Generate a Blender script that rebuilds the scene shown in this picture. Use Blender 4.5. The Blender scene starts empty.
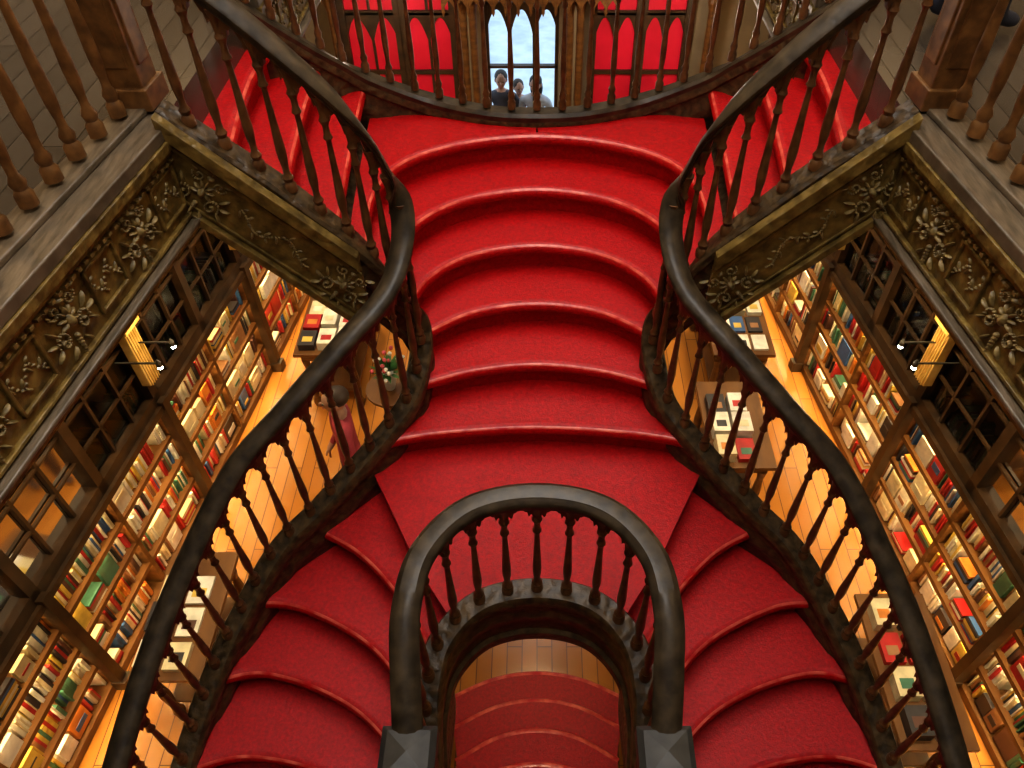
import bpy, math, random
from mathutils import Vector, Matrix
random.seed(7)
H=6.02           # eye height above the ground floor
sc=bpy.context.scene
sc.view_settings.view_transform='Standard'
try: sc.view_settings.look='Medium High Contrast'
except Exception: pass

# ------------------------------------------------------------ materials
def newmat(name):
    m=bpy.data.materials.new(name); m.use_nodes=True
    return m, m.node_tree.nodes, m.node_tree.links, m.node_tree.nodes['Principled BSDF']
def noisemat(name,c1,c2,rough=.5,scale=8,bump=.15,stretch=(1,1,1),metal=0,spec=.5,detail=6,coat=0,r2=None,relief=0,det_rough=.5):
    m,n,l,b=newmat(name)
    tc=n.new('ShaderNodeTexCoord'); mp=n.new('ShaderNodeMapping'); mp.inputs['Scale'].default_value=stretch
    nz=n.new('ShaderNodeTexNoise'); nz.inputs['Scale'].default_value=scale; nz.inputs['Detail'].default_value=detail; nz.inputs['Roughness'].default_value=det_rough
    cr=n.new('ShaderNodeValToRGB'); cr.color_ramp.elements[0].position=.35; cr.color_ramp.elements[1].position=.68
    cr.color_ramp.elements[0].color=(*c1,1); cr.color_ramp.elements[1].color=(*c2,1)
    l.new(tc.outputs['Object'],mp.inputs[0]); l.new(mp.outputs[0],nz.inputs['Vector']); l.new(nz.outputs['Fac'],cr.inputs[0])
    l.new(cr.outputs[0],b.inputs['Base Color'])
    if bump:
        bp=n.new('ShaderNodeBump'); bp.inputs['Strength'].default_value=bump; bp.inputs['Distance'].default_value=.01
        l.new(nz.outputs['Fac'],bp.inputs['Height']); l.new(bp.outputs[0],b.inputs['Normal'])
        if relief:
            vo=n.new('ShaderNodeTexVoronoi'); vo.feature='SMOOTH_F1'; vo.inputs['Scale'].default_value=relief
            l.new(mp.outputs[0],vo.inputs['Vector'])
            b2=n.new('ShaderNodeBump'); b2.inputs['Strength'].default_value=.6; b2.inputs['Distance'].default_value=.012
            l.new(vo.outputs['Distance'],b2.inputs['Height']); l.new(bp.outputs[0],b2.inputs['Normal']); l.new(b2.outputs[0],b.inputs['Normal'])
    b.inputs['Roughness'].default_value=rough
    if r2 is not None:
        mr=n.new('ShaderNodeMapRange'); mr.inputs['To Min'].default_value=rough; mr.inputs['To Max'].default_value=r2
        l.new(nz.outputs['Fac'],mr.inputs[0]); l.new(mr.outputs[0],b.inputs['Roughness'])
    b.inputs['Metallic'].default_value=metal; b.inputs['Specular IOR Level'].default_value=spec
    b.inputs['Coat Weight'].default_value=coat; b.inputs['Coat Roughness'].default_value=.25
    return m
def emis(name,col,s):
    m,n,l,b=newmat(name); b.inputs['Base Color'].default_value=(*col,1)
    b.inputs['Emission Color'].default_value=(*col,1); b.inputs['Emission Strength'].default_value=s; return m
M_red=noisemat('red_painted_steps',(.27,.001,.002),(.58,.004,.006),.28,48,.5,spec=.38,r2=.60,detail=15,det_rough=.75)
M_nose=noisemat('step_nosing_highlight',(.45,.010,.012),(.78,.16,.10),.30,14,.0,spec=.5)  # thin highlight along the step edges, painted as a lighter red
M_rail=noisemat('dark_polished_rail',(.022,.015,.008),(.070,.048,.025),.34,16,.35,(1,1,1),spec=.5,coat=.12,r2=.56)
M_wood=noisemat('carved_dark_wood',(.030,.018,.008),(.11,.066,.026),.42,26,.7,(1,1,1),relief=26)
M_bal=noisemat('baluster_wood',(.070,.030,.011),(.17,.078,.028),.32,18,.1)
M_balL=noisemat('gallery_baluster_wood',(.08,.036,.012),(.20,.095,.030),.36,18,.1)
M_frz=noisemat('frieze_olive_gilt',(.075,.047,.012),(.25,.165,.045),.38,16,.9,relief=30)
M_orn=noisemat('ornament_gilt',(.12,.085,.032),(.30,.215,.08),.38,30,.4)
M_led=noisemat('ledge_grey_wood',(.075,.056,.034),(.16,.12,.078),.40,9,.3,(6,1,1))
M_case=noisemat('bookcase_wood',(.10,.040,.010),(.20,.088,.022),.4,6,.1,(1,.3,3))
M_caseD=noisemat('bookcase_dark_wood',(.026,.014,.006),(.068,.035,.014),.4,6,.1)
M_gold=noisemat('gilt_pilaster',(.6,.38,.09),(.85,.6,.2),.35,9,.2,metal=.2)
M_plast=noisemat('plaster_wall',(.25,.19,.11),(.33,.25,.15),.8,3,.1)
M_back=noisemat('case_back',(.6,.40,.15),(.7,.48,.2),.7,3,.05)
M_newel=noisemat('newel_slate_cap',(.024,.022,.020),(.052,.049,.042),.38,12,.1)
M_redp=noisemat('red_panel',(.62,.004,.03),(.8,.01,.05),.5,2,.0)
M_pave=noisemat('street_paving',(.50,.58,.66),(.7,.78,.86),.8,3,.1)
M_strip=emis('warm_led',(1,.75,.36),64)
M_bulb=emis('bulb',(1,.9,.7),60)
def plankmat(name,c1,c2,mort,rough=.35,sx=1):
    m,n,l,b=newmat(name)
    tc=n.new('ShaderNodeTexCoord'); mp=n.new('ShaderNodeMapping'); mp.inputs['Rotation'].default_value=(0,0,math.pi/2)
    br=n.new('ShaderNodeTexBrick'); br.inputs['Color1'].default_value=(*c1,1); br.inputs['Color2'].default_value=(*c2,1); br.inputs['Mortar'].default_value=(*mort,1)
    br.inputs['Scale'].default_value=1; br.inputs['Brick Width'].default_value=1.8; br.inputs['Row Height'].default_value=.12; br.inputs['Mortar Size'].default_value=.004
    l.new(tc.outputs['Object'],mp.inputs[0]); l.new(mp.outputs[0],br.inputs['Vector']); l.new(br.outputs['Color'],b.inputs['Base Color'])
    b.inputs['Roughness'].default_value=rough; return m
M_floor=plankmat('oak_floor',(.50,.205,.036),(.41,.155,.024),(.12,.05,.02),.22)
M_gfloor=plankmat('gallery_floor_boards',(.075,.06,.045),(.05,.04,.03),(.015,.012,.01),.25)
bookcols=[(.88,.82,.66),(.8,.68,.42),(.72,.25,.04),(.50,.02,.02),(.05,.13,.32),(.08,.22,.14),(.75,.52,.10),(.04,.035,.04),(.85,.8,.7),(.14,.06,.04),(.36,.18,.08),(.55,.04,.04)]
def flat(name,c,r=.5):
    m=noisemat(name,tuple(x*.65 for x in c),c,r,9,0); return m
M_books=[flat('book_cover_%d'%i,c,.45) for i,c in enumerate(bookcols)]
M_booksD=[flat('old_book_%d'%i,c,.6) for i,c in enumerate([(.08,.045,.025),(.13,.06,.02),(.05,.05,.055),(.2,.17,.1),(.04,.07,.04)])]
def glassmat(name):
    m,n,l,b=newmat(name)
    n.remove(b); out=n['Material Output']
    t=n.new('ShaderNodeBsdfTransparent'); g=n.new('ShaderNodeBsdfGlossy'); g.inputs['Roughness'].default_value=.08
    t.inputs[0].default_value=(.75,.78,.75,1)
    fr=n.new('ShaderNodeFresnel'); fr.inputs[0].default_value=1.5
    mx=n.new('ShaderNodeMixShader'); l.new(fr.outputs[0],mx.inputs[0]); l.new(t.outputs[0],mx.inputs[1]); l.new(g.outputs[0],mx.inputs[2]); l.new(mx.outputs[0],out.inputs[0]); return m
M_glass=glassmat('cabinet_glass')

# ------------------------------------------------------------ helpers
SPL=.12     # the side walls and galleries splay outwards towards the back of the room
class Acc:
    def __init__(s): s.v=[];s.f=[];s.m=[]
    def add(s,vs,fs,m=0):
        o=len(s.v); s.v+=[tuple(x) for x in vs]; s.f+=[tuple(i+o for i in f) for f in fs]; s.m+=[m]*len(fs)
    def box(s,x0,x1,y0,y1,z0,z1,m=0):
        x0,x1=min(x0,x1),max(x0,x1)
        vs=[(x,y,z) for x in(x0,x1) for y in(y0,y1) for z in(z0,z1)]
        s.add(vs,[(0,1,3,2),(4,6,7,5),(0,4,5,1),(2,3,7,6),(0,2,6,4),(1,5,7,3)],m)
    def lathe(s,base,prof,seg=10,m=0,hz=1,r=1,sq=False):
        vs=[];fs=[]
        for (rr,zz) in prof:
            for k in range(seg):
                a=2*math.pi*(k+.5)/seg
                vs.append((base[0]+rr*r*math.cos(a),base[1]+rr*r*math.sin(a),base[2]+zz*hz))
        for i in range(len(prof)-1):
            for k in range(seg):
                k2=(k+1)%seg; fs.append((i*seg+k,i*seg+k2,(i+1)*seg+k2,(i+1)*seg+k))
        fs.append(tuple(range(seg))[::-1]); n=(len(prof)-1)*seg; fs.append(tuple(range(n,n+seg)))
        s.add(vs,fs,m)
    def flare(s):
        nv=[]
        for (x,y,z) in s.v:
            if y<3.2:
                sg=1 if x>0 else -1; x=x+sg*(.02+SPL*(3.0-min(y,3.0)))
            nv.append((x,y,z))
        s.v=nv; return s
    def splay(s):
        s.v=[(x+(1 if x>0 else -1)*SPL*(3.0-y),y,z) for (x,y,z) in s.v]; return s
    def obj(s,name,mats,parent=None,smooth=False,bevel=0):
        me=bpy.data.meshes.new(name); me.from_pydata(s.v,[],s.f); 
        for m in (mats if isinstance(mats,list) else [mats]): me.materials.append(m)
        me.polygons.foreach_set('material_index',s.m)
        me.update()
        import bmesh
        bm=bmesh.new(); bm.from_mesh(me); bmesh.ops.recalc_face_normals(bm,faces=bm.faces); bm.to_mesh(me); bm.free()
        o=bpy.data.objects.new(name,me); sc.collection.objects.link(o); o.location=(0,0,0)
        if smooth:
            for p in me.polygons: p.use_smooth=True
            try:
                me.set_sharp_from_angle(angle=math.radians(40))
            except Exception: pass
        if bevel:
            b=o.modifiers.new('bevel','BEVEL'); b.width=bevel; b.segments=2; b.limit_method='ANGLE'
        if parent: o.parent=parent
        return o
def empty(name,loc=(0,0,0)):
    e=bpy.data.objects.new(name,None); sc.collection.objects.link(e); return e
def W(p): return Vector((p[0],p[1],p[2]+H))
def spline(pts,n):
    P=[Vector(p) for p in pts]; P=[2*P[0]-P[1]]+P+[2*P[-1]-P[-2]]
    dense=[]
    for i in range(1,len(P)-2):
        p0,p1,p2,p3=P[i-1:i+3]
        for k in range(24):
            t=k/24
            dense.append(.5*((2*p1)+(p2-p0)*t+(2*p0-5*p1+4*p2-p3)*t*t+(3*p1-p0-3*p2+p3)*t**3))
    dense.append(P[-2])
    L=[0]
    for a,b in zip(dense,dense[1:]): L.append(L[-1]+(b-a).length)
    out=[];j=0
    for i in range(n):
        d=L[-1]*i/(n-1)
        while j<len(L)-2 and L[j+1]<d: j+=1
        w=(d-L[j])/max(1e-9,L[j+1]-L[j]); out.append(dense[j].lerp(dense[j+1],min(1,max(0,w))))
    return out
def mir(pts,s): return [(p[0]*s,)+tuple(p[1:]) for p in pts]
def sweep(acc,P,prof,m=0):
    n=len(P);k=len(prof);vs=[];fs=[]
    for i,p in enumerate(P):
        t=P[min(i+1,n-1)]-P[max(i-1,0)]; t=Vector((t.x,t.y,0)).normalized(); lat=Vector((t.y,-t.x,0))
        for (a,b) in prof: vs.append(p+lat*a+Vector((0,0,b)))
    for i in range(n-1):
        for j in range(k):
            j2=(j+1)%k; fs.append((i*k+j,i*k+j2,(i+1)*k+j2,(i+1)*k+j))
    fs.append(tuple(range(k))); fs.append(tuple(range((n-1)*k,n*k))[::-1])
    acc.add(vs,fs,m)
def ev(P,d,start):
    n=len(P);L=[0]
    for a,b in zip(P,P[1:]): L.append(L[-1]+(b-a).length)
    out=[]
    cnt=max(1,round((L[-1]-2*start)/d)); dd=(L[-1]-2*start)/cnt
    for i in range(cnt+1):
        s=start+dd*i;j=0
        while j<n-2 and L[j+1]<s: j+=1
        w=(s-L[j])/max(1e-9,L[j+1]-L[j]); out.append((P[j].lerp(P[j+1],w),w+j))
    return out

RAIL=[(a*.86,b) for a,b in [(-.035,-.045),(.035,-.045),(.045,-.03),(.045,-.015),(.06,-.005),(.064,.012),(.056,.028),(.04,.036),(.034,.042),(0,.046),(-.034,.042),(-.04,.036),(-.056,.028),(-.064,.012),(-.06,-.005),(-.045,-.015),(-.045,-.03)]]
def strprof(d,w=.06): 
    return [(-w,0),(-w*.8,.018),(w*.8,.018),(w,0),(w,-.05),(w*.75,-.065),(w*.75,-.13),(w*.9,-.15),(w*.9,-.2),(w*.7,-.22),(w*.7,-d+.08),(w,-d+.06),(w,-d),(-w,-d),(-w,-d+.06),(-w*.7,-d+.08),(-w*.7,-.22),(-w*.9,-.2),(-w*.9,-.15),(-w*.75,-.13),(-w*.75,-.065),(-w,-.05)]
BP=[(1.5,0),(1.5,.05),(1.0,.07),(1.35,.1),(.8,.13),(.75,.17),(1.05,.24),(1.1,.3),(.8,.5),(.62,.66),(.6,.7),(1.1,.72),(.75,.75),(.7,.8),(1.25,.84),(.8,.87),(1.0,.92),(1.7,1.0)]
def balusters(acc,RP,SP,d,start=.12,r=.0185):
    pts=ev(RP,d,start)
    for p,t in pts:
        j=int(t);w=t-j; b=SP[j].lerp(SP[min(j+1,len(SP)-1)],w)
        top=p.z-.04; acc.lathe((p.x,p.y,b.z+.01),BP,10,0,top-b.z-.01,r)
    for (p,t),(q,u) in zip(pts,pts[1:]):
        K=20; vs=[];fs=[]
        for k in range(K+1):
            f=k/K; tt=t+(u-t)*f; j=int(tt); c=RP[min(j,len(RP)-1)].lerp(RP[min(j+1,len(RP)-1)],tt-j)
            tn=RP[min(j+1,len(RP)-1)]-RP[max(j-1,0)]; tn=Vector((tn.x,tn.y,0)).normalized(); la=Vector((tn.y,-tn.x,0))*.014
            g=abs(2*f-1)
            if g>.86: dp=.17
            elif g>.74: dp=.115
            elif g>.6: dp=.075
            elif g>.48: dp=.095
            elif g>.3: dp=.055
            else: dp=.02+.035*(g/.3)
            zt=c.z-.035; zb=zt-dp*.85
            vs+= [c+la+Vector((0,0,zt-c.z)),c+la+Vector((0,0,zb-c.z)),c-la+Vector((0,0,zb-c.z)),c-la+Vector((0,0,zt-c.z))]
        for k in range(K):
            for a in range(4):
                b2=(a+1)%4; fs.append((4*k+a,4*k+b2,4*k+4+b2,4*k+4+a))
        acc.add(vs,fs)

# ------------------------------------------------------------ STAIRCASE
stair=empty('double_staircase')
NS=41
def full(left):
    L=[Vector((p[0],p[1],0)) for p in left]
    return [tuple(p) for p in L[::-1]]+[(-p.x,p.y,0) for p in L[1:]]
treads=Acc(); soff=Acc()
def quadstrip(acc,A,B,m=0):
    n=len(A); acc.add(list(A)+list(B),[(i,i+1,n+i+1,n+i) for i in range(n-1)],m)
def uphill(C,ref):
    out=[];n=len(C)
    mid=C[n//2]; 
    for i in range(n):
        t=C[min(i+1,n-1)]-C[max(i-1,0)]; t=Vector((t.x,t.y,0)).normalized(); out.append(Vector((-t.y,t.x,0)))
    d=ref-mid
    if out[n//2].dot(d)<0: out=[-o for o in out]
    return out
def setz(C,z): return [Vector((p.x,p.y,z+H)) for p in C]
def riser(C,zlow,ztop,up,nose=6):
    prof=[(.05,zlow),(.05,ztop-.074),(.022,ztop-.068),(.007,ztop-.056),(0,ztop-.042),(.001,ztop-.028),(.008,ztop-.014),(.020,ztop-.004),(.040,ztop)]
    rows=[[Vector((p.x,p.y,0))+u*a+Vector((0,0,z+H)) for p,u in zip(C,up)] for a,z in prof]
    n=len(C)
    vs=[v for r in rows for v in r]
    o=len(treads.v); treads.v+=[tuple(v) for v in vs]
    for i in range(len(rows)-1):
        for j in range(n-1):
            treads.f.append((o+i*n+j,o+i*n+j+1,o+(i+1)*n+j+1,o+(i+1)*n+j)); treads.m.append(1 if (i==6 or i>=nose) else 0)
def flight(curves,lastref,soffit=True,zfirst=None,nose=9):
    C=[spline(p,NS) for p,z in curves]; Z=[z for p,z in curves]
    for i in range(len(C)):
        ref=(C[i+1][NS//2] if i+1<len(C) else Vector(lastref)); up=uphill(C[i],ref)
        zl=Z[i-1] if i else (zfirst if zfirst is not None else Z[0]-.17)
        riser(C[i],zl,Z[i],up,nose)
        if i+1<len(C):
            up2=uphill(C[i+1],C[i+1][NS//2]+(C[i+1][NS//2]-C[i][NS//2]))
            A=[a+u*.040 for a,u in zip(setz(C[i],Z[i]),up)]; B=[b+u*.05 for b,u in zip(setz(C[i+1],Z[i]),up2)]
            quadstrip(treads,A,B)
            if soffit: quadstrip(soff,setz(C[i],Z[i]-.3),setz(C[i+1],Z[i+1]-.3))
    return C
N=[([(0,2.60),(-.4,2.575),(-.66,2.535),(-.84,2.48)],-3.13),
   ([(0,2.90),(-.35,2.85),(-.64,2.74)],-2.96),
   ([(0,3.20),(-.35,3.13),(-.63,2.93)],-2.79),
   ([(0,3.50),(-.35,3.42),(-.57,3.22),(-.67,2.93)],-2.62),
   ([(0,3.80),(-.4,3.70),(-.64,3.48),(-.73,3.2),(-.72,2.92)],-2.45),
   ([(0,4.09),(-.4,4.02),(-.72,3.83),(-.85,3.53),(-.84,3.2),(-.79,2.90)],-2.28)]
CN=flight([(full(p),z) for p,z in N],(0,4.3,0),zfirst=-3.30)
Mn=[([(-.88,2.46),(-.74,2.2),(-.57,1.88),(-.40,1.62)],-3.30),
    ([(-1.18,2.2),(-.92,2.05),(-.68,1.80),(-.46,1.46)],-3.47),
    ([(-1.48,1.86),(-1.2,1.83),(-.80,1.61),(-.50,1.22)],-3.64),
    ([(-1.67,1.50),(-1.35,1.56),(-.88,1.38),(-.50,1.00)],-3.81),
    ([(-1.76,1.13),(-1.40,1.22),(-.9,1.10),(-.50,.80)],-3.98),
    ([(-1.80,.76),(-1.4,.87),(-.9,.82),(-.48,.62)],-4.15),
    ([(-1.76,.40),(-1.35,.5),(-.9,.53),(-.46,.48)],-4.32),
    ([(-1.62,.05),(-1.25,.2),(-.85,.3),(-.44,.36)],-4.49)]
for s in(1,-1):
    flight([(mir([q+(0,) for q in p],s),z) for p,z in Mn[::-1]],(0,2.2,0),zfirst=-4.66)
ringXY=[(-.40,1.62),(-.22,1.705),(0,1.73),(.22,1.705),(.40,1.62)]
K=spline([p+(0,) for p in Mn[0][0]],15)[:-1]+spline([p+(0,) for p in ringXY],11)+[Vector((-p.x,p.y,0)) for p in spline([p+(0,) for p in Mn[0][0]],15)[::-1][1:]]
NK=len(K)
B=spline(full(N[0][0]),NK)
quadstrip(treads,setz(K,-3.30),[b+Vector((0,.05,0)) for b in setz(B,-3.30)])
quadstrip(soff,setz(K,-3.6),setz(B,-3.43))
U=[([(-.91,2.88),(-.95,3.4),(-.98,3.9),(-1.0,4.33)],-2.10),
   ([(-1.10,2.88),(-1.15,3.3),(-1.19,3.8),(-1.2,4.21)],-1.92),
   ([(-1.30,2.88),(-1.36,3.3),(-1.4,3.7),(-1.39,4.1)],-1.74),
   ([(-1.50,2.88),(-1.54,3.3),(-1.56,3.7),(-1.54,4.03)],-1.55)]
curbL=[(0,4.235,-2.25),(-.3,4.27,-2.25),(-.65,4.37,-2.22),(-1.0,4.33,-2.06),(-1.2,4.21,-1.87),(-1.54,4.03,-1.52)]
for s in(1,-1):
    flight([(mir([q+(0,) for q in p],s),z) for p,z in U],(-2.5*s,3.5,0),zfirst=-2.28)
    inner=spline(mir([p+(0,) for p in N[-1][0]],s),29)
    up=uphill(inner,Vector((-.3*s,6,0))) ; 
    o1=spline(mir([(0,4.235,0),(-.3,4.27,0),(-.65,4.37,0),(-1.0,4.33,0)],s),12)
    o2=spline(mir([q+(0,) for q in U[0][0][::-1]],s),18)
    outer=o1[:-1]+o2
    quadstrip(treads,[a+u*.040 for a,u in zip(setz(inner,-2.28),up)],setz(outer,-2.28))
    quadstrip(soff,setz(inner,-2.58),setz(outer,-2.58))
Q=[]
for k in range(1,9):
    y=2.44-.27*(k-1); w=.56+ (.12 if k==1 else .05 if k==2 else 0)
    Q.append(([(-w,y-.2,0),(-w*.5,y-.05,0),(0,y,0),(w*.5,y-.05,0),(w,y-.2,0)],-6.02+.17*k))
flight(Q,(0,-1,0),zfirst=-6.02,nose=6)
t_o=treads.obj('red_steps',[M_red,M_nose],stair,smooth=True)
low=Acc(); low.box(-1.85,1.85,-1.2,.36,-4.86+H,-4.66+H)
low.box(-.58,.58,.36,.5,-4.86+H,-4.665+H); low.obj('lower_landing',M_red,stair)
soff.obj('soffit',M_wood,stair,smooth=True)

RL=[(-1.5,2.9,-.80),(-1.15,2.88,-1.08),(-.92,2.86,-1.30),(-.76,2.87,-1.5),(-.66,2.92,-1.74),(-.61,2.93,-1.95),(-.61,2.85,-2.12),(-.68,2.68,-2.27),(-.87,2.47,-2.40),(-1.11,2.24,-2.57),(-1.34,2.02,-2.75),(-1.55,1.66,-3.03),(-1.67,1.33,-3.24),(-1.75,.95,-3.44),(-1.80,.55,-3.62),(-1.72,.15,-3.8)]
SL=[.70,.71,.71,.71,.71,.71,.72,.74,.76,.74,.70,.66,.65,.64,.62,.62]
rails=Acc();strs=Acc();bals=Acc();newel=Acc()
def newelpost(x,y,zb,zt,h=.075,cap=.098):
    newel.box(x-h,x+h,y-h,y+h,zb+H,zt-.1+H); newel.box(x-cap*.9,x+cap*.9,y-cap*.9,y+cap*.9,zt-.14+H,zt-.11+H)
    newel.box(x-cap,x+cap,y-cap,y+cap,zt-.1+H,zt-.03+H,1)
    c=cap;z0=zt-.03+H;z1=zt+H;i=cap*.78
    vs=[(x-c,y-c,z0),(x+c,y-c,z0),(x+c,y+c,z0),(x-c,y+c,z0),(x-i,y-i,z1-.01),(x+i,y-i,z1-.01),(x+i,y+i,z1-.01),(x-i,y+i,z1-.01),(x,y,z1+.012)]
    newel.add(vs,[(0,1,5,4),(1,2,6,5),(2,3,7,6),(3,0,4,7),(4,5,8),(5,6,8),(6,7,8),(7,4,8)],1)
for s in(1,-1):
    r=spline([W(p) for p in mir(RL,s)],220)
    st=spline([W((p[0],p[1],p[2]-o)) for p,o in zip(mir(RL,s),SL)],220)
    z=[]
    for p in r:
        q=min(st,key=lambda a:(a.x-p.x)**2+(a.y-p.y)**2); z.append(q.z)
    for _ in range(6): z=[z[0]]+[(z[i-1]+z[i]+z[i+1])/3 for i in range(1,len(z)-1)]+[z[-1]]
    st=[Vector((p.x,p.y,zz)) for p,zz in zip(r,z)]
    sweep(rails,r,RAIL); sweep(strs,st,strprof(.40,.06)); balusters(bals,r,st,.15)
    newelpost(-1.72*s,.08,-4.66,-3.70)
    ri=spline([W(p) for p in mir([(-.46,.80,-3.1),(-.47,.6,-3.25),(-.46,.38,-3.5),(-.50,.2,-3.75)],s)],30)
    si=[p+Vector((0,0,-.66)) for p in ri]
    sweep(rails,ri,RAIL); sweep(strs,si,strprof(.38,.05)); balusters(bals,ri,si,.14,.08)
    newelpost(-.450*s,.88,-4.05,-2.80)
    f=spline([W(p) for p in mir([(-.62,.5,-4.5),(-.62,1.5,-5.10),(-.66,2.2,-5.6),(-.76,2.42,-5.75)],s)],40)
    sweep(strs,f,strprof(.27,.05)); fr=[p+Vector((0,0,.7)) for p in f]; sweep(rails,fr,RAIL); balusters(bals,fr,f,.15)
    newelpost(-.78*s,2.5,-6.02,-4.95)
wr=[(-.455,.93,-2.86),(-.470,1.12,-2.72),(-.475,1.3,-2.61),(-.425,1.5,-2.54),(-.26,1.665,-2.5),(0,1.72,-2.49)]
wr=wr+[(-p[0],p[1],p[2]) for p in wr[-2::-1]]
r=spline([W(p) for p in wr],120); st=[p+Vector((0,0,-.74)) for p in r]
sweep(rails,r,RAIL); sweep(strs,st,strprof(.38,.06)); balusters(bals,r,st,.138,.1)
cb=curbL[::-1]+[(-p[0],p[1],p[2]) for p in curbL[1:]]
st=spline([W(p) for p in cb],160)
sweep(rails,st,[(-.05,.0),(.05,0),(.055,.03),(.04,.05),(-.04,.05),(-.055,.03)]); sweep(strs,st,strprof(.42,.05))
st=[p+Vector((0,0,.05)) for p in st]
r=[p+Vector((0,0,.85)) for p in st]; sweep(rails,r,RAIL); balusters(bals,r,st,.15,.1,.016)
rails.obj('handrails',M_rail,stair,smooth=True); strs.obj('strings',M_wood,stair,smooth=True)
bals.obj('balusters',M_bal,stair,smooth=True); newel.obj('newel_posts',[M_wood,M_newel],stair,bevel=.004)
PL=empty('added_soffit_fill'); A=Acc(); A.lathe((0,3.1,2.32),[(3.5,0),(4,.03),(3,.06),(1,.08),(1,.3)],14,0,1,.03); A.lathe((0,3.1,2.29),[(.5,0),(2.4,.012),(3,.03)],14,1,1,.03)  # added fill lamp, hidden by the landing, brightens starting flight and floor
A.obj('added_fill_body',[M_newel,M_bulb],PL)
L=bpy.data.lights.new('added_soffit_fill_light','POINT'); L.energy=34; L.color=(1,.78,.48); L.shadow_soft_size=.05
o=bpy.data.objects.new('added_soffit_fill_glow',L); sc.collection.objects.link(o); o.location=(0,3.1,2.2); o.parent=PL

# ------------------------------------------------------------ GALLERY
def blobber(acc,c,ax,up,m=0):
    ax=Vector(ax);up=Vector(up);nn=ax.cross(up)
    if nn.dot(Vector((-c[0],-1,0)))<0: nn=-nn
    c=Vector(c)
    def blob(u,v,a,b,ang,h,K=8):
        vs=[];fs=[];cu=math.cos(ang);su=math.sin(ang)
        for (rr,hh) in((1,0),(.8,.55),(.4,.9)):
            for k in range(K):
                t=2*math.pi*k/K; x=a*rr*math.cos(t);y=b*rr*math.sin(t)
                vs.append(c+ax*(u+x*cu-y*su)+up*(v+x*su+y*cu)+nn*(h*hh))
        vs.append(c+ax*u+up*v+nn*h)
        for i in range(2):
            for k in range(K): fs.append((i*K+k,i*K+(k+1)%K,(i+1)*K+(k+1)%K,(i+1)*K+k))
        for k in range(K): fs.append((2*K+k,2*K+(k+1)%K,3*K))
        acc.add(vs,fs,m)
    return blob
def vine(acc,c,ax,up,length,amp):
    blob=blobber(acc,c,ax,up); n=int(length/.011)
    for k in range(n):
        u=-length/2+length*k/(n-1); v=amp*math.sin(2*math.pi*1.5*u/length+.4)
        blob(u,v,.008,.006,0,.008,6)
        if k%4==0:
            sg=1 if (k//4)%2 else -1; blob(u,v+sg*.022,.020,.007,sg*1.1,.010,6); blob(u+.012,v-sg*.016,.013,.006,-sg*.7,.009,6)
def ornament(acc,c,ax,up,sz,m=0):
    blob=blobber(acc,c,ax,up)
    for k in range(7):
        a=-.4+k*.65; blob(.2*sz*math.cos(a),.05*sz+.26*sz*math.sin(a),.15*sz,.05*sz,a,.12*sz)
    blob(0,.02*sz,.13*sz,.2*sz,0,.22*sz)
    for sx in(-1,1):
        for k in range(20):
            a=k*.42; rr=sz*(.26-.012*k)
            blob(sx*(.42*sz+rr*math.cos(a)*.9),-.32*sz+rr*math.sin(a)*1.15,.04*sz,.04*sz,0,.1*sz)
        for k in range(16):
            a=k*.45; rr=sz*(.2-.011*k)
            blob(sx*(.32*sz+rr*math.cos(a)),.5*sz-rr*math.sin(a),.036*sz,.036*sz,0,.1*sz)
        for (u,v,l,an) in((.66,.12,.2,.9),(.8,-.15,.16,.3),(.74,-.5,.18,-.7),(.3,-.78,.18,-.9),(.55,.7,.16,.5)):
            blob(sx*u*sz,v*sz,l*sz,.045*sz,sx*an,.12*sz)
    for k in range(6): blob(0,-.45*sz-.11*sz*k,.08*sz*(1-.12*k),.07*sz,0,.12*sz)
    blob(0,.62*sz,.12*sz,.09*sz,0,.16*sz); blob(0,.8*sz,.05*sz,.13*sz,0,.12*sz)
GZ=-1.55+H
gal=Acc()
for s in(-1,1):
    vs=[]
    for z in(GZ-.3,GZ): vs+=[(1.51*s,3.0,z),(1.90*s,-.25,z),(1.9*s,-3,z),(4.3*s,-3,z),(2.85*s,9.3,z),(1.51*s,9.3,z)]
    gal.add(vs,[(0,1,2,3,4,5),(6,7,8,9,10,11)]+[(i,(i+1)%6,6+(i+1)%6,6+i) for i in range(6)])
gal.box(-1.9,1.9,-3,-.25,GZ-.3,GZ-.001)
gal.box(-1.5,1.5,8.0,9.3,GZ-.3,GZ-.001)
g=gal.obj('gallery_floor',M_gfloor)
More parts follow.
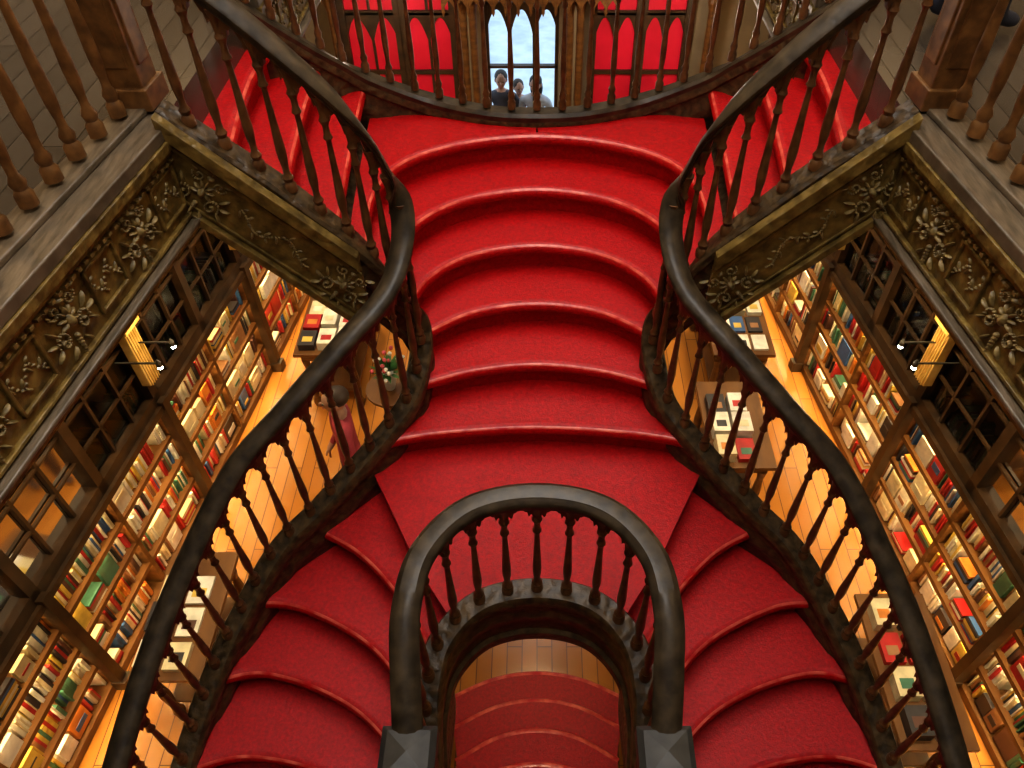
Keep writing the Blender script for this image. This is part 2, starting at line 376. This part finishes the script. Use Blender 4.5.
for s in(-1,1):
    P=empty('gallery_frieze'); fz=Acc(); og=Acc(); lg=Acc()
    for (ya,yb) in((-.25,2.92),(4.12,8.0)):
        fz.box(1.50*s,1.46*s,ya,yb,GZ-.44,GZ-.03)
        lg.box(1.70*s,1.43*s,ya,yb,GZ-.03,GZ+.02,0); lg.box(1.66*s,1.54*s,ya,yb,GZ+.02,GZ+.045,0)
        fz.box(1.46*s,1.42*s,ya,yb,GZ-.07,GZ-.03); fz.box(1.46*s,1.44*s,ya,yb,GZ-.10,GZ-.08)
        fz.box(1.56*s,1.42*s,ya,yb,GZ-.43,GZ-.40); fz.box(1.5*s,1.44*s,ya,yb,GZ-.385,GZ-.37); fz.box(1.62*s,1.44*s,ya,yb,GZ-.46,GZ-.43)
        lg.box(1.5*s,1.41*s,ya,yb,GZ-.415,GZ-.395,0)
        y=ya+.2 if ya>0 else -.05
        while y<yb:
            ornament(og,(1.455*s,y,GZ-.225),(0,1,0),(0,0,1),.145)
            if y+.42<yb:
                for zz in(GZ-.15,GZ-.33): fz.box(1.46*s,1.445*s,y+.15,y+.35,zz,zz+.012)
                for yy in(y+.15,y+.338): fz.box(1.46*s,1.445*s,yy,yy+.012,GZ-.33,GZ-.138)
                vine(og,(1.459*s,y+.25,GZ-.235),(0,1,0),(0,0,1),.16,.03)
            for k in range(12):
                yy=y+.0417*k
                if yy<yb-.03: og.box(1.455*s,1.435*s,yy,yy+.02,GZ-.12,GZ-.107)
            y+=.5
    a=Vector((1.50*s,2.84,-1.50+H)); b=Vector((.80*s,2.79,-2.14+H)); d=(b-a)
    def slab(o0,o1,th,mm=0,acc=fz):
        vs=[]
        for p in(a,b):
            for zz in(o0,o1):
                for yy in(0,-th): vs.append(p+Vector((0,yy,zz)))
        acc.add(vs,[(0,1,3,2),(4,6,7,5),(0,4,5,1),(2,3,7,6),(0,2,6,4),(1,5,7,3)],mm)
    fz.flare(); og.flare(); lg.flare()
    slab(-.44,-.02,.02); slab(-.06,.02,.05); slab(-.11,-.085,.03); slab(-.46,-.41,.05); slab(-.39,-.375,.03)
    dn=d.normalized(); upv=Vector((0,-1,0)).cross(dn)
    if upv.z<0: upv=-upv
    for f,z_ in((.12,.145),(.86,.145)): ornament(og,a+d*f+Vector((0,-.02,-.25)),dn,upv,z_)
    vine(og,a+d*.49+Vector((0,-.02,-.245)),dn,upv,.36,.035)
    fz.obj('frieze_boards',M_frz,P,bevel=.003); og.obj('carved_ornaments',M_orn,P,smooth=True); lg.obj('ledge',M_led,P,bevel=.006)
for s in(-1,1):
    P=empty('gallery_balustrade'); A=Acc(); Rr=Acc()
    x=1.60*s
    def post(x,y):
        A.box(x-.07,x+.07,y-.07,y+.07,GZ+.03,GZ+1.2); A.box(x-.088,x+.088,y-.088,y+.088,GZ+.03,GZ+.12)
        A.box(x-.082,x+.082,y-.082,y+.082,GZ+1.0,GZ+1.04); A.box(x-.1,x+.1,y-.1,y+.1,GZ+1.2,GZ+1.25)
        A.box(x-.045,x+.045,y-.077,y+.077,GZ+.2,GZ+.9); A.box(x-.077,x+.077,y-.045,y+.045,GZ+.2,GZ+.9)
    BB=Acc()
    for (ya,yb) in((-.25,3.0),(4.1,8.0)):
        post(x,yb if ya<0 else ya); 
        if ya<0: post(x,ya)
        r=[Vector((x,ya+(yb-ya)*i/40,GZ+.98)) for i in range(41)]; st=[Vector((p.x,p.y,GZ+.05)) for p in r]
        sweep(Rr,r,RAIL); balusters(BB,r,st,.15,.17,.021)
    for q in(A,Rr,BB): q.flare()
    BB.obj('spindles',M_balL,P,smooth=True); A.obj('posts',M_balL,P,bevel=.006); Rr.obj('top_rail',M_rail,P,smooth=True)
P=empty('gallery_balustrade'); Rr=Acc(); 
r=[Vector((-1.9+3.8*i/30,-.33,GZ+.98)) for i in range(31)]; st=[Vector((p.x,p.y,GZ)) for p in r]
sweep(Rr,r,RAIL); Rr.obj('top_rail',M_rail,P,smooth=True); BB=Acc(); balusters(BB,r,st,.165,.15,.023); BB.obj('spindles',M_balL,P,smooth=True)

# ------------------------------------------------------------ ROOM
def room(name,a,mat,sp=False): 
    A=Acc(); A.box(*a)
    if sp: A.splay()
    return A.obj(name,mat)
room('floor',(-4.5,4.5,-3.2,9.4,-.1,0),M_floor)
room('wall_left',(-3.7,-3.55,-3.2,9.4,0,9.6),M_plast,True)
room('wall_right',(3.55,3.7,-3.2,9.4,0,9.6),M_plast,True)
room('wall_back',(-4.5,4.5,-3.2,-3.05,0,9.6),M_plast)
ce=Acc(); 
ce.box(-4.5,-1.3,-3.2,9.4,9.6,9.7); ce.box(1.3,4.5,-3.2,9.4,9.6,9.7); ce.box(-1.3,1.3,-3.2,-1.5,9.6,9.7); ce.box(-1.3,1.3,8,9.4,9.6,9.7); ce.obj('ceiling',M_plast)
sk=Acc(); sk.box(-1.3,1.3,-1.5,8,9.62,9.66)
sk.obj('window_skylight',emis('skylight_glass',(1,.97,.92),6.8))
fr=Acc()
for i in range(5): fr.box(-1.3+.65*i-.02,-1.3+.65*i+.02,-1.5,8,9.57,9.62)
for i in range(11): fr.box(-1.3,1.3,-1.5+.95*i-.02,-1.5+.95*i+.02,9.57,9.62)
fr.obj('trim_skylight',M_caseD)
FY=9.3; cx=-.18; hw=.44
room('wall_front',(-3.0,cx-hw,FY,FY+.15,0,9.6),M_plast)
room('wall_front',(cx+hw,3.0,FY,FY+.15,0,9.6),M_plast)
room('wall_front',(cx-hw,cx+hw,FY,FY+.15,2.55,9.6),M_plast)
dr=Acc()
for x in(cx-hw+.022,cx-hw/3,cx+hw/3,cx+hw-.022): dr.box(x-.02,x+.02,FY+.01,FY+.1,0,2.545)
for z in(.9,1.75,2.5): dr.box(cx-hw+.002,cx+hw-.002,FY+.01,FY+.08,z-.015,z+.015)
for i in range(3):
    xc=cx-hw+(2*i+1)*hw/3; w=hw/3-.02
    for sx in(-1,1):
        n=8; vs=[];fs=[]
        for k in range(n+1):
            t=k/n; xx=xc+sx*w*(1-t); zz=2.15+.28*math.sin(t*math.pi/2)**.8
            for yy in(FY+.02,FY+.06): vs+= [(xx,yy,zz),(xx,yy,2.5)]
        for k in range(n):
            a=4*k; fs+=[(a,a+1,a+5,a+4),(a+2,a+6,a+7,a+3),(a,a+4,a+6,a+2)]
        dr.add(vs,fs)
dr.obj('door_1',M_caseD)
vs_=empty('entrance_screen'); rp=Acc(); wd=Acc()
for (x0,x1) in((-2.25,-1.62),(-1.56,-.98),(.66,1.18),(1.24,1.75)):
    rp.box(x0,x1,FY-.10,FY-.06,.3,3.0)
    for x in(x0,x1): wd.box(x-.035,x+.035,FY-.16,FY-.05,0,3.2)
    for z in(.3,1.1,1.75,2.45,3.0): wd.box(x0,x1,FY-.13,FY-.05,z-.025,z+.025)
    xm=(x0+x1)/2; wd.box(xm-.015,xm+.015,FY-.12,FY-.05,.3,3.0)
    for (xa,xb) in((x0,xm),(xm,x1)):
        for sx in(0,1):
            n=6;v2=[];f2=[]
            for q in range(n+1):
                t=q/n; xe=xa if sx==0 else xb; mm=(xa+xb)/2; xx=xe+(mm-xe)*t; zz=2.1+.3*math.sin(t*math.pi/2)
                for yy in(FY-.13,FY-.09): v2+=[(xx,yy,zz),(xx,yy,2.45)]
            for q in range(n):
                a=4*q; f2+=[(a,a+1,a+5,a+4),(a+2,a+6,a+7,a+3),(a,a+4,a+6,a+2)]
            wd.add(v2,f2,0)
for x in(-.85,-.74,.38,.50,2.0,-2.35): wd.lathe((x,FY-.22,0),[(1.6,0),(1.6,.3),(1,.36),(1,2.5),(1.5,2.6),(1.2,2.7),(1.9,2.9)],12,1,1,.045)
for k in range(14):
    x=-1.05+.14*k
    for sx in(-1,1):
        n=5;v2=[];f2=[]
        for q in range(n+1):
            t=q/n; xx=x+.07+sx*.06*(1-t); zz=2.58+.10*t**.7
            for yy in(FY-.38,FY-.34): v2+=[(xx,yy,zz),(xx,yy,2.80)]
        for q in range(n):
            a=4*q; f2+=[(a,a+1,a+5,a+4),(a+2,a+6,a+7,a+3),(a,a+4,a+6,a+2)]
        wd.add(v2,f2,1)
    wd.lathe((x,FY-.36,2.50),[(.2,0),(1,.04),(1,.3)],8,1,1,.02)
wd.box(-1.1,.95,FY-.40,FY-.30,2.80,3.0,1); wd.box(-2.4,2.4,FY-.28,FY-.02,3.0,3.35,0)
rp.obj('red_panels',M_redp,vs_); wd.obj('oak_frames',[M_caseD,M_case],vs_)
room('street_ground',(-8,8,9.45,24,-.35,-.20),M_pave)
bl=Acc(); bl.box(-8,8,18,18.3,-.2,7,0)
for i in range(9):
    for zz in(.4,3.6): bl.box(-7.4+i*1.8,-6.5+i*1.8,17.9,18.0,zz,zz+2.1,1)
bl.obj('street_building',[M_pave,M_newel])

# ------------------------------------------------------------ BOOKCASES
def books_row(acc,s,xf,y0,y1,z,hmax,dark=False,ncol=12,face=.40):
    y=y0+.01
    light=[0,1,8,0,6,1,8]
    while y<y1-.03:
        if random.random()<face and y<y1-.2:
            w=random.uniform(.10,.20); h=min(hmax-.03,random.uniform(.15,.25)); c=random.choice(light) if (ncol==12 and random.random()<.5) else random.randrange(ncol)
            acc.box(s*(abs(xf)+.03),s*(abs(xf)+.06),y,y+w,z,z+h,c)
            if random.random()<.6:
                c2=random.randrange(ncol); a0=random.uniform(.15,.5); acc.box(s*(abs(xf)+.027),s*(abs(xf)+.03),y+w*.15,y+w*.85,z+h*a0,z+h*(a0+random.uniform(.08,.35)),c2)
            y+=w+random.uniform(.005,.04)
        elif random.random()<.2 and y<y1-.25:
            n=random.randint(3,6); w=random.uniform(.16,.22);zz=z
            for k in range(n):
                t=random.uniform(.015,.035)
                if zz+t<z+hmax-.03: acc.box(s*(abs(xf)+.03),s*(abs(xf)+.22),y,y+w*random.uniform(.85,1),zz,zz+t-.002,random.randrange(ncol)); zz+=t
            y+=w+.02
        else:
            base=random.randrange(ncol) 
            for k in range(random.randint(4,11)):
                w=random.uniform(.009,.032); h=min(hmax-.03,random.uniform(.15,.26))
                if y+w>y1: break
                c=base if random.random()<.35 else (random.choice(light) if ncol==12 and random.random()<.3 else random.randrange(ncol))
                acc.box(s*(abs(xf)+random.uniform(.03,.07)),s*(abs(xf)+.24),y,y+w-.0015,z,z+h,c); y+=w
            if random.random()<.15: y+=random.uniform(.02,.10)
XF=3.2
def wallx(y): return XF+SPL*(3-y)
for s in(-1,1):
    P=empty('bookcase'); A=Acc(); D=Acc(); BK=Acc(); BD=Acc(); G=Acc(); Gl=Acc(); ST=Acc()
    zs=[.10,.40,.70,1.00]; ztop=1.32
    A.box(s*(XF+.3),s*(XF+.33),-2.9,8.85,0,ztop,1); A.box(s*XF,s*(XF+.3),-2.9,8.85,0,.08)
    ys=[]; y=-2.76
    while y<8.85: ys.append(y); y+=.86
    for z in zs[1:]+[ztop]:
        A.box(s*(XF+.008),s*(XF+.3),-2.9,8.85,z-.022,z); A.box(s*(XF),s*(XF+.008),-2.9,8.85,z-.040,z+.004)
        ST.box(s*(XF+.012),s*(XF+.024),-2.9,8.85,z-.030,z-.023)
    for i,y in enumerate(ys):
        A.box(s*XF,s*(XF+.3),y-.02,y+.02,0,ztop)
        if i%2==0: D.box(s*(XF-.08),s*(XF),y-.038,y+.038,0,ztop+.1); D.box(s*(XF-.11),s*(XF),y-.05,y+.05,0,.12)
    D.box(s*(XF-.06),s*(XF+.3),-2.9,8.85,ztop,ztop+.06)
    for ya,yb in zip(ys,ys[1:]):
        for i,z in enumerate(zs):
            hm=(zs+[ztop])[i+1]-z-.02
            books_row(BK,s,XF,ya+.02,yb-.02,z+.001,hm)
    U0=ztop+.06; U1=GZ-.3
    D.box(s*(XF+.3),s*(XF+.33),-2.9,8.85,U0,U1)
    for z in(U0+.62,U0+1.24,U0+1.86,U1-.05): D.box(s*(XF+.04),s*(XF+.3),-2.9,8.85,z-.02,z)
    D.box(s*(XF-.03),s*(XF+.05),-2.9,8.85,U0,U0+.1); D.box(s*(XF-.05),s*(XF+.05),-2.9,8.85,U1-.2,U1)
    D.box(s*(XF-.04),s*(XF+.05),-2.9,8.85,U0+1.22,U0+1.32)
    for y in ys: D.box(s*(XF-.03),s*(XF+.3),y-.04,y+.04,U0,U1)
    for ya,yb in zip(ys,ys[1:]):
        for f in(1/3,2/3):
            yy=ya+(yb-ya)*f; D.box(s*(XF),s*(XF+.03),yy-.012,yy+.012,U0,U1)
        for z in [U0+.1+.28*k for k in range(1,9)]: D.box(s*(XF),s*(XF+.025),ya,yb,z-.009,z+.009)
        for z in(U0+.02,U0+.62,U0+1.24,U0+1.86): books_row(BD,s,XF+.04,ya+.05,yb-.05,z,.5,ncol=5,face=.05)
        Gl.add([(s*(XF+.035),ya,U0),(s*(XF+.035),yb,U0),(s*(XF+.035),yb,U1),(s*(XF+.035),ya,U1)],[(0,1,2,3)])
    WL=Acc()
    for y in ys[::2]:
        if y<3: continue
        u=U0+.12
        G.box(s*(XF-.09),s*(XF-.02),y-.07,y+.07,u+.15,u+.7); G.box(s*(XF-.13),s*(XF-.02),y-.1,y+.1,u+.7,u+.75)
        for k in range(5): G.box(s*(XF-.105),s*(XF-.09),y-.06+.026*k,y-.048+.026*k,u+.15,u+.7)
        vs=[]
        for (w,d,z) in((.07,.10,u+.75),(.12,.16,u+.93),(.15,.2,u+.97),(.15,.2,u+1.02)):
            vs+=[(s*(XF-d),y-w,z),(s*(XF-d),y+w,z),(s*(XF),y+w,z),(s*XF,y-w,z)]
        fs=[(12,13,14,15)]
        for q in range(3):
            o=4*q; fs+=[(o,o+1,o+5,o+4),(o+1,o+2,o+6,o+5),(o+3,o,o+4,o+7)]
        G.add(vs,fs)
        for dy in(-.2,.02):
            x=s*(XF-.34); z=u+.50
            WL.box(s*(XF-.34),s*(XF-.03),y+dy-.006,y+dy+.006,z+.03,z+.042); WL.lathe((x,y+dy,z),[(1,0),(1.2,.04),(.4,.07)],10,0,1,.016)
            WL.lathe((x,y+dy,z-.024),[(.3,0),(.9,.01),(.9,.021)],10,1,1,.018)
        L=bpy.data.lights.new('bracket_lamp','POINT'); L.energy=8; L.color=(1,.74,.38); L.shadow_soft_size=.05
        o=bpy.data.objects.new('bracket_lamp_glow',L); sc.collection.objects.link(o); o.location=(s*(wallx(y)-.42),y,u+.72); o.parent=P
    for q in(A,D,BK,BD,G,Gl,ST,WL): q.splay()
    A.obj('lower_shelves',[M_case,M_back],P); D.obj('upper_cabinets',M_caseD,P); BK.obj('books',M_books,P); BD.obj('antique_books',M_booksD,P)
    G.obj('pilasters',M_gold,P,bevel=.004); Gl.obj('cabinet_glass',M_glass,P); ST.obj('shelf_lights',M_strip,P)
    WL.obj('bracket_lamps',[M_newel,M_bulb],P)

# ------------------------------------------------------------ TABLES
def table(x,y,w,l,h=.8):
    P=empty('display_table'); A=Acc(); B=Acc()
    A.box(x-w/2,x+w/2,y-l/2,y+l/2,h-.04,h); A.box(x-w/2+.05,x+w/2-.05,y-l/2+.05,y+l/2-.05,h-.14,h-.04)
    for sx in(-1,1):
        for sy in(-1,1): A.lathe((x+sx*(w/2-.08),y+sy*(l/2-.08),0),[(1,0),(1.4,.05),(.8,.12),(1.2,.35),(.8,.55),(1.3,h-.14)],10,0,1,.035)
    A.box(x-w/2+.08,x+w/2-.08,y-l/2+.08,y+l/2-.08,.2,.23)
    yy=y-l/2+.06
    while yy<y+l/2-.2:
        xx=x-w/2+.05
        while xx<x+w/2-.15:
            n=random.randint(1,5);zz=h+.001;c=random.choice([0,1,4,8,8,7,0,3,1]);bw=random.uniform(.13,.16);bl=random.uniform(.19,.23)
            for k in range(n):
                B.box(xx,xx+bw,yy,yy+bl,zz,zz+.022,c); zz+=.024
            c2=random.randrange(12); B.box(xx+.03,xx+bw-.03,yy+.05,yy+.12,zz-.002,zz,c2)
            xx+=bw+.03
        yy+=.25
    A.obj('table_frame',M_case,P,bevel=.003); B.obj('book_stacks',M_books,P)
for a in((-2.05,5.9,.6,1.3),(-2.55,2.6,.5,1.0),(-1.6,8.0,.6,1.0),(2.0,5.9,.6,1.3),(1.75,4.4,.55,1.0),(2.6,2.2,.5,1.1),(1.6,8.0,.6,1.0)): table(*a)

P=empty('potted_flowers'); A=Acc(); px,py=-1.36,4.85
A.lathe((px,py,0),[(4,0),(4,.03),(1.2,.06),(1,.5),(1.3,.7),(4.6,.74),(4.6,.77)],16,0,1,.05)
A.lathe((px,py,.771),[(.8,0),(1.2,.08),(1.4,.14),(1.0,.2),(1.1,.22)],14,1,1,.055)
for k in range(70):
    a=random.uniform(0,6.28);e=random.uniform(.1,1.4);L=random.uniform(.10,.22)
    d=Vector((math.cos(a)*math.cos(e),math.sin(a)*math.cos(e),math.sin(e))); b=Vector((px,py,.97)); sd=Vector((-math.sin(a),math.cos(a),0))*.02
    A.add([b,b+d*L*.5+sd,b+d*L,b+d*L*.5-sd],[(0,1,2,3)],2)
    if k%4==0: A.lathe(b+d*L,[(.3,0),(1,.02),(1.1,.035),(.4,.05)],7,3 if k%8 else 4,1,.018)
A.obj('flowers_in_pot',[M_case,flat('pot_white',(.5,.48,.44)),flat('leaf_green',(.04,.13,.03)),flat('petal_white',(.75,.7,.6)),flat('petal_pink',(.6,.1,.12))],P,smooth=True)

# ------------------------------------------------------------ PEOPLE
def person(x,y,z,rot,top,trs,hair,long_hair=False,hgt=1.7,walk=.1,skin=(.55,.3,.2)):
    P=empty('visitor'); k=hgt/1.7
    mt=flat('clothes_top',top,.8); ml=flat('clothes_trousers',trs,.8); ms=flat('skin',skin,.5); mh=flat('hair',hair,.6)
    J=[(0,0,.93,.14),(0,0,1.1,.125),(0,.01,1.3,.15),(0,0,1.42,.11),(0,0,1.48,.055),(0,.01,1.54,.05)]
    E=[(0,1),(1,2),(2,3),(3,4),(4,5)]
    for sx in(-1,1):
        n=len(J); J+=[(sx*.10,0,.88,.10),(sx*.10,.03+sx*walk*.4,.48,.068),(sx*.10,sx*walk-.03,.09,.045),(sx*.11,sx*walk+.12,.04,.035)]
        E+=[(0,n),(n,n+1),(n+1,n+2),(n+2,n+3)]
        n=len(J); J+=[(sx*.18,0,1.39,.065),(sx*.24,-.01,1.12,.046),(sx*.23,.12,.90,.034),(sx*.22,.16,.84,.028)]
        E+=[(3,n),(n,n+1),(n+1,n+2),(n+2,n+3)]
        h=n+3
        for f in range(4):
            m0=len(J); ox=(f-1.5)*.02
            J+=[(sx*.22+ox,.18,.80,.010),(sx*.22+ox,.185,.755-.004*abs(f-1.5),.008),(sx*.22+ox,.175,.73,.007)]; E+=[(h,m0),(m0,m0+1),(m0+1,m0+2)]
        m0=len(J); J+=[(sx*.19,.20,.82,.010),(sx*.178,.215,.78,.008)]; E+=[(h,m0),(m0,m0+1)]
    me=bpy.data.meshes.new('body'); me.from_pydata([(a*k,b*k,c*k) for a,b,c,_ in J],E,[]); o=bpy.data.objects.new('body',me); sc.collection.objects.link(o)
    sm=o.modifiers.new('skin','SKIN'); sm.use_smooth_shade=True
    for i,j in enumerate(J): me.skin_vertices[0].data[i].radius=(j[3]*k,j[3]*k*(.75 if i in(1,2,3,0) else 1))
    me.skin_vertices[0].data[0].use_root=True
    ss=o.modifiers.new('sub','SUBSURF'); ss.levels=1; ss.render_levels=1
    dg=bpy.context.evaluated_depsgraph_get(); dg.update(); m2=bpy.data.meshes.new_from_object(o.evaluated_get(dg)); o.modifiers.clear(); o.data=m2
    for m in(mt,ml,ms): m2.materials.append(m)
    for p in m2.polygons:
        c=p.center/k; p.use_smooth=True
        p.material_index=2 if (c.z>1.475 or (abs(c.x)>.15 and c.z<.9 and c.z>.7)) else (1 if c.z<.93 and abs(c.x)<.2 else 0)
    A=Acc(); 
    def ell(c,r,m,cut=None):
        vs=[];fs=[];a=14;b=10
        for i in range(b+1):
            th=math.pi*i/b
            for j in range(a):
                ph=2*math.pi*j/a; v=Vector((r[0]*math.sin(th)*math.cos(ph),r[1]*math.sin(th)*math.sin(ph),r[2]*math.cos(th)))
                if m==0 and v.z<0: v.x*=1+.35*v.z/r[2]; 
                vs.append((Vector(c)+v)*k)
        for i in range(b):
            for j in range(a): fs.append((i*a+j,i*a+(j+1)%a,(i+1)*a+(j+1)%a,(i+1)*a+j))
        A.add(vs,fs,m)
    ell((0,.015,1.62),(.075,.095,.115),0); ell((0,.115,1.61),(.013,.02,.025),0)
    for sx in(-1,1): ell((sx*.076,.01,1.62),(.012,.02,.032),0); ell((sx*.03,.098,1.635),(.012,.008,.007),2)
    ell((0,.105,1.57),(.022,.008,.006),3)
    ell((0,-.015,1.66),(.088,.098,.09),1)
    if long_hair: ell((0,-.06,1.55),(.09,.055,.17),1)
    hd=A.obj('head',[ms,mh,flat('eye',(.02,.02,.02)),flat('lips',(.5,.12,.1))],P,smooth=True)
    o.parent=P; P.location=(x,y,z); P.rotation_euler=(0,0,rot); return P
person(-.47,9.75,-.20,math.pi,(.06,.06,.08),(.03,.03,.05),(.03,.02,.015),False,1.66)
person(-.02,9.7,-.20,math.pi*.93,(.45,.47,.52),(.05,.06,.1),(.02,.012,.01),True,1.62)
person(-.25,9.95,-.20,math.pi*1.1,(.30,.12,.12),(.05,.06,.1),(.05,.03,.02),False,1.45)
person(-1.55,3.95,0,math.pi*.6,(.40,.05,.07),(.04,.04,.07),(.05,.03,.02),False,1.68)
person(2.05,3.80,GZ,-1.2,(.05,.12,.25),(.04,.05,.09),(.03,.02,.02),False,1.7)

# ------------------------------------------------------------ lamps
sp=empty('spot_lamps'); A=Acc(); 
for s in(-1,1):
    for y in(-1,.7,2.3,3.9,5.5,7.2):
        xx=2.35+SPL*(3-y)*.8
        for dx in(0,.2):
            A.lathe((s*(xx+dx),y,GZ-.40),[(1,0),(1.3,.06),(.5,.1)],10,0,1,.03); A.lathe((s*(xx+dx),y,GZ-.402),[(.2,0),(.9,.004)],10,1,1,.03)
        L=bpy.data.lights.new('ceiling_spot','SPOT'); L.spot_size=math.radians(70); L.spot_blend=.6; L.shadow_soft_size=.08; L.energy=(130 if y<2 else 190); L.color=(1,.78,.46)
        o=bpy.data.objects.new('spot_glow',L); sc.collection.objects.link(o); o.location=(s*xx,y,GZ-.42); o.rotation_euler=(0,-s*math.radians(6),0); o.parent=sp
A.obj('lamp_bodies',[M_newel,M_bulb],sp)
for s in(-1,1):
    for y in(.5,3.2,6):
        L=bpy.data.lights.new('gallery_wall_lamp','POINT'); L.energy=38; L.color=(1,.66,.3); L.shadow_soft_size=.12
        o=bpy.data.objects.new('gallery_wall_lamp_glow',L); sc.collection.objects.link(o); o.location=(s*(wallx(y)-.1),y,GZ+2.2); o.parent=sp
for x in(-1.6,1.2):
    L=bpy.data.lights.new('vestibule_lamp','POINT'); L.energy=34; L.color=(1,.85,.7); L.shadow_soft_size=.1
    o=bpy.data.objects.new('vestibule_lamp_glow',L); sc.collection.objects.link(o); o.location=(x,FY-1.2,2.9); o.parent=sp

w=bpy.data.worlds.new('World'); sc.world=w; w.use_nodes=True
bg=w.node_tree.nodes['Background']; bg.inputs[0].default_value=(.68,.84,1,1); bg.inputs[1].default_value=2.0

cam=bpy.data.cameras.new('camera'); co=bpy.data.objects.new('camera',cam); sc.collection.objects.link(co)
co.location=(0,0,H); co.rotation_euler=(math.radians(43),0,0); cam.sensor_width=36; cam.lens=770/1024*36; cam.shift_x=-25/1024; cam.clip_start=.05
sc.camera=co
